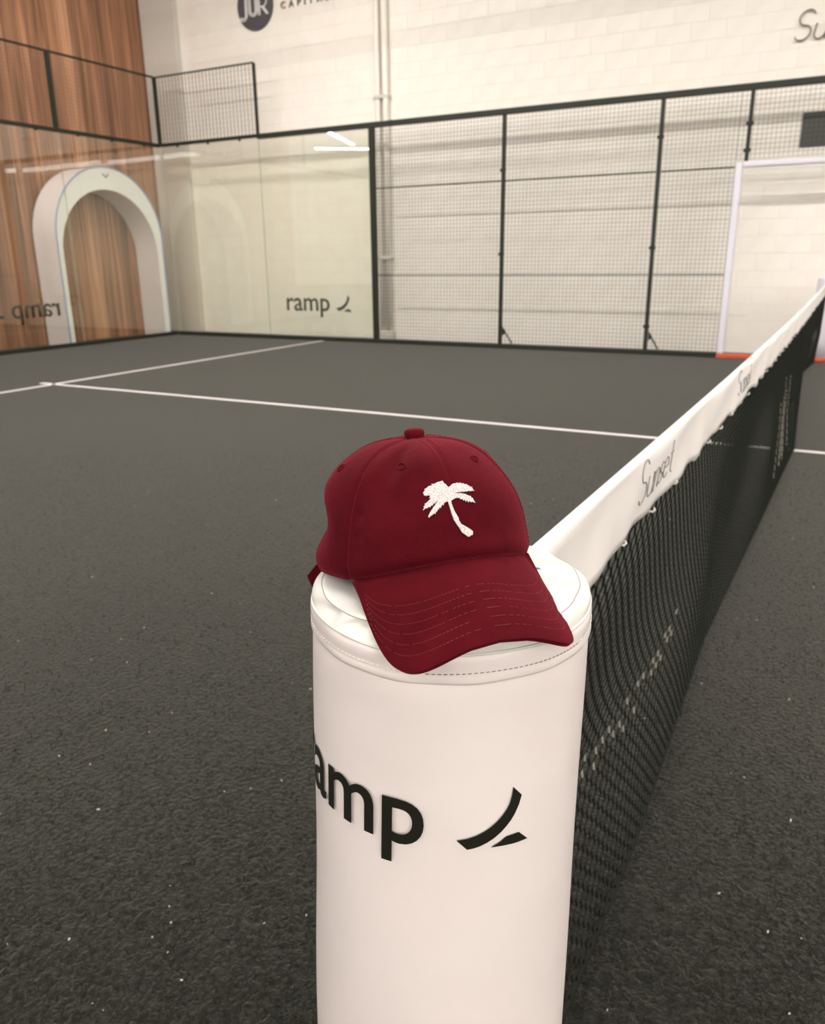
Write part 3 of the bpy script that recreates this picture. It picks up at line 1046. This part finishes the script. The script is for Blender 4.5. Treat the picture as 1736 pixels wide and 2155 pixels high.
# eyelets
for k in range(6):
    th = math.radians(60 * k + 30); u = .60
    c = crown_local(th, u)
    mb = MB(); pts = []
    for a in np.linspace(0, 2 * math.pi, 16, endpoint=False):
        pts.append(surf(th + .0036 * math.cos(a) / (.09 * math.cos(u * math.pi / 2) ** .7), u + .0036 * math.sin(a) / .14, .0003))
    mb.tube(pts, .0007, 6, closed=True)
    o = mb.obj('eyelet', M['cap'], cap, True)
# button
mb = MB()
top = capw(-.002, 0, CH)
for prof_r in (0,):
    vs = []; fs = []; n = 28
    prof = [(.0072, -.003), (.0080, .0005), (.0084, .003), (.0081, .0052), (.0066, .0066), (.0038, .0072), (.0008, .0074)]
    for r, z in prof:
        for j in range(n):
            t = 2 * math.pi * j / n
            vs.append(top + Fv * (r * math.cos(t)) + Yv * (r * math.sin(t)) + Zv * z)
    for i in range(len(prof) - 1):
        for j in range(n):
            fs.append((i * n + j, i * n + (j + 1) % n, (i + 1) * n + (j + 1) % n, (i + 1) * n + j))
    fs.append(tuple((len(prof) - 1) * n + j for j in range(n)))
    mb.add(vs, fs)
mb.obj('button', M['cap'], cap, True)
# sweatband inside
vs = []; fs = []; n = 72
for zz, rr_ in ((0.002, .945), (.018, .925)):
    for j in range(n):
        t = 2 * math.pi * j / n
        vs.append(capw(CB * rr_ * math.cos(t), CA * rr_ * math.sin(t), zz + base_lift(t)))
for j in range(n): fs.append((j, (j + 1) % n, n + (j + 1) % n, n + j))
mb = MB(); mb.add(vs, fs); mb.obj('sweatband', M['capin'], cap, True)
# brim
F0 = CB * math.cos(PHI); WB = CA * math.sin(PHI); LT = CB + .0614 - F0 + .004
def brim_local(s, t):
    th = s * PHI
    a = Vector((CB * .950 * math.cos(th), CA * .950 * math.sin(th), base_lift(th) + .0012))
    # outer edge, superellipse from hinge corner to hinge corner
    ps = s * math.pi / 2
    nexp = 2 / 4.4
    y = WB * math.copysign(abs(math.sin(ps)) ** nexp, s)
    f = F0 + LT * abs(math.cos(ps)) ** nexp
    yn = y / WB
    fz = (f - F0) / LT
    zc = base_lift(0) - .0405 * fz ** 1.05
    z = (base_lift(math.asin(max(-1, min(1, .95 * yn)))) - CE) * (1 - fz) + zc - .0350 * abs(yn) ** 2.2 * fz ** .8 + .001
    b = Vector((f, y, z + .001 * (1 - fz)))
    if abs(s) > .999: b.z = a.z - .0005
    p = a.lerp(b, t)
    # gentle crown of the brim
    p.z += .0040 * math.sin(math.pi * t) * (1 - abs(s)) ** .6
    return p
NSs, NTt = 72, 26
vs = []; fs = []
for i in range(NTt + 1):
    for j in range(NSs + 1):
        s = -1 + 2 * j / NSs
        s = math.copysign(abs(s) ** .9, s)
        vs.append(capw(*brim_local(s, i / NTt)))
for i in range(NTt):
    for j in range(NSs):
        a = i * (NSs + 1) + j
        fs.append((a, a + NSs + 1, a + NSs + 2, a + 1))
mb = MB(); mb.add(vs, fs)
brim = mb.obj('brim', M['cap'], cap, True, recalc=False)
s = brim.modifiers.new('solid', 'SOLIDIFY'); s.thickness = .0036; s.offset = -1
b = brim.modifiers.new('bevel', 'BEVEL'); b.width = .0013; b.segments = 3; b.limit_method = 'ANGLE'; b.angle_limit = math.radians(50)
def brim_surf(s, t, off):
    e = 1e-3
    ds = brim_local(min(.995, s + e), t) - brim_local(max(-.995, s - e), t); dt = brim_local(s, min(1, t + e)) - brim_local(s, t - e)
    n_ = dt.cross(ds).normalized()
    if n_.z < 0: n_ = -n_
    return capw(*(brim_local(s, t) + n_ * off))
mb = MB()
for t in (.42, .51, .60, .69, .78, .87):
    n = 74
    for i in range(n):
        s0 = -.93 + 1.86 * i / n; s1 = s0 + 1.86 / n * .6
        if random.random() < .07: continue
        mb.tube([brim_surf(s0, t, .0001), brim_surf(s1, t, .0001)], .00024, 4)
o = mb.obj('brim_stitching', M['capthread'], brim, recalc=False); o['kind'] = 'stuff'
# adjuster strap and its loose end at the back
def strip(pts, w, thick, name, mt, up):
    vs = []; fs = []
    for p in pts:
        p = Vector(p)
        vs += [p - up * w / 2, p + up * w / 2]
    for i in range(len(pts) - 1):
        fs.append((2 * i, 2 * i + 2, 2 * i + 3, 2 * i + 1))
    mb = MB(); mb.add(vs, fs)
    o = mb.obj(name, mt, cap, True, recalc=False)
    s = o.modifiers.new('solid', 'SOLIDIFY'); s.thickness = thick; s.offset = 0
    return o
strip([capw(CB * 1.012 * math.cos(t), CA * 1.012 * math.sin(t), .012) for t in np.linspace(math.radians(150), math.radians(225), 14)], .019, .0022, 'strap', M['cap'], Zv)
# loose end: corners from sight lines at the distance of the cap's back
def at_dist(u, v, d): return CAM + pix_ray(u, v) * d
tq = [at_dist(690, 1165, .705), at_dist(664, 1190, .702), at_dist(646, 1212, .702), at_dist(661, 1245, .703), at_dist(700, 1270, .706)]
mb = MB(); nrm = pix_ray(660, 1220)
mb.poly(tq, nrm * .0026)
o = mb.obj('strap_end', M['cap'], cap); bevel(o, .0008)
# blue tag peeping out under the hem
tp = [at_dist(u, v, .66) for u, v in ((1116, 1192), (1134, 1195), (1139, 1198), (1138, 1209), (1122, 1208))]
mb = MB(); mb.poly(tp, pix_ray(1128, 1200) * .001)
o = mb.obj('size_tag', M['bluetag'], cap); o['label'] = 'small blue tag'
# embroidered palm tree: outline traced, laid onto the crown
PALM = [(455, 212), (480, 250), (500, 258), (512, 275), (532, 296), (552, 285), (570, 265), (600, 250), (625, 248), (655, 236), (660, 246), (698, 238), (700, 248), (742, 248), (738, 258), (786, 260), (775, 270), (815, 280), (806, 288), (855, 295), (838, 306), (862, 318), (848, 322), (882, 346), (845, 346), (835, 352), (800, 345), (778, 358), (760, 350), (740, 362), (720, 352), (695, 362), (660, 366), (612, 378), (660, 380), (700, 377), (760, 389), (800, 408), (838, 420), (832, 428), (858, 444), (866, 462), (893, 507), (866, 498), (846, 488), (838, 502), (818, 482), (800, 500), (785, 474), (770, 492), (752, 462), (738, 480), (722, 452), (700, 462), (690, 446), (668, 440), (640, 440), (605, 456), (570, 482),
        (578, 520), (590, 555), (612, 612), (640, 668), (680, 738), (712, 790), (738, 806), (790, 838), (838, 866), (862, 888), (858, 940), (832, 944), (824, 960), (802, 966), (760, 936), (720, 905), (690, 860), (650, 802), (606, 735), (576, 650), (552, 570), (528, 490),
        (504, 494), (474, 512), (470, 545), (456, 530), (440, 552), (432, 580), (420, 562), (404, 600), (396, 586), (382, 630), (368, 622), (360, 660), (344, 648), (322, 668), (300, 680), (276, 707), (262, 688), (280, 648), (308, 602), (332, 566), (362, 524), (400, 470),
        (372, 490), (352, 518), (340, 512), (322, 548), (306, 540), (290, 572), (274, 560), (244, 588), (232, 580), (196, 608), (190, 602), (214, 572), (198, 562), (226, 540), (212, 526), (250, 500), (268, 478), (300, 450), (274, 440), (294, 412), (252, 408), (240, 416), (200, 406), (216, 392), (190, 382), (206, 356), (225, 336), (212, 326), (240, 310), (270, 284), (330, 272), (300, 254), (346, 254), (380, 232), (410, 226)]
PALM = [(860 + x / 6.43, 980 + y / 6.43) for x, y in PALM]
bm = poly_bm([PALM])
slice_bm(bm, 3.0, 0); slice_bm(bm, 3.0, 1)
def on_crown(u, v):
    d = pix_ray(u, v)
    hit, nrm_, idx, dist = crown_bvh.ray_cast(CAM, d)
    if hit is None: return CAM + d * .6
    if nrm_.dot(d) > 0: nrm_ = -nrm_
    return hit + nrm_ * .0006
palm = mapped(bm, on_crown, 'palm_embroidery', M['embroid'], cap, .0012)
palm['label'] = 'white embroidered palm tree'

# ------------------------------------------------------------------ turf details
fv = MB(); fp_ = MB(); gr = MB()
def frustum_floor(umin, umax, vmin, vmax):
    u = random.uniform(umin, umax); v = random.uniform(vmin, vmax)
    d = pix_ray(u, v); t = -CAM.z / d.z
    return CAM + d * t
cnt = 0
while cnt < 42000:
    p = frustum_floor(-150, 1886, 950, 2300)
    if p.x > 4.6: continue
    cnt += 1
    a = random.uniform(0, 2 * math.pi); L = random.uniform(.006, .016); h = random.uniform(.003, .009)
    dx, dy = math.cos(a), math.sin(a); w = random.uniform(.0005, .0011)
    q0 = Vector((p.x, p.y, 0)); q1 = q0 + Vector((dx * L * .5, dy * L * .5, h)); q2 = q0 + Vector((dx * L, dy * L, h * random.uniform(.1, .9)))
    s_ = Vector((-dy, dx, 0)) * w
    tgt = fp_ if random.random() < .16 else fv
    tgt.add([q0 - s_, q0 + s_, q1 + s_, q1 - s_, q2], [(0, 1, 2, 3), (3, 2, 4)])
o = fv.obj('turf_fibers', M['fiber'], floor, recalc=False); o['kind'] = 'stuff'
o = fp_.obj('turf_fibers', M['fiber_pale'], floor, recalc=False); o['kind'] = 'stuff'
for i in range(110):
    p = frustum_floor(-50, 1786, 1000, 2200)
    r = random.uniform(.0008, .0022) * (1 if p.x < 2 else 1.4)
    mb_pts = []
    o_ = Vector((p.x, p.y, .004 + r))
    d = Vector((random.uniform(-1, 1), random.uniform(-1, 1), random.uniform(-.3, .3))).normalized() * r * random.uniform(1, 2)
    gr.tube([o_ - d, o_, o_ + d], [r * .5, r, r * .5], 5)
o = gr.obj('sand_grains', M['grain'], floor, True); o['kind'] = 'stuff'
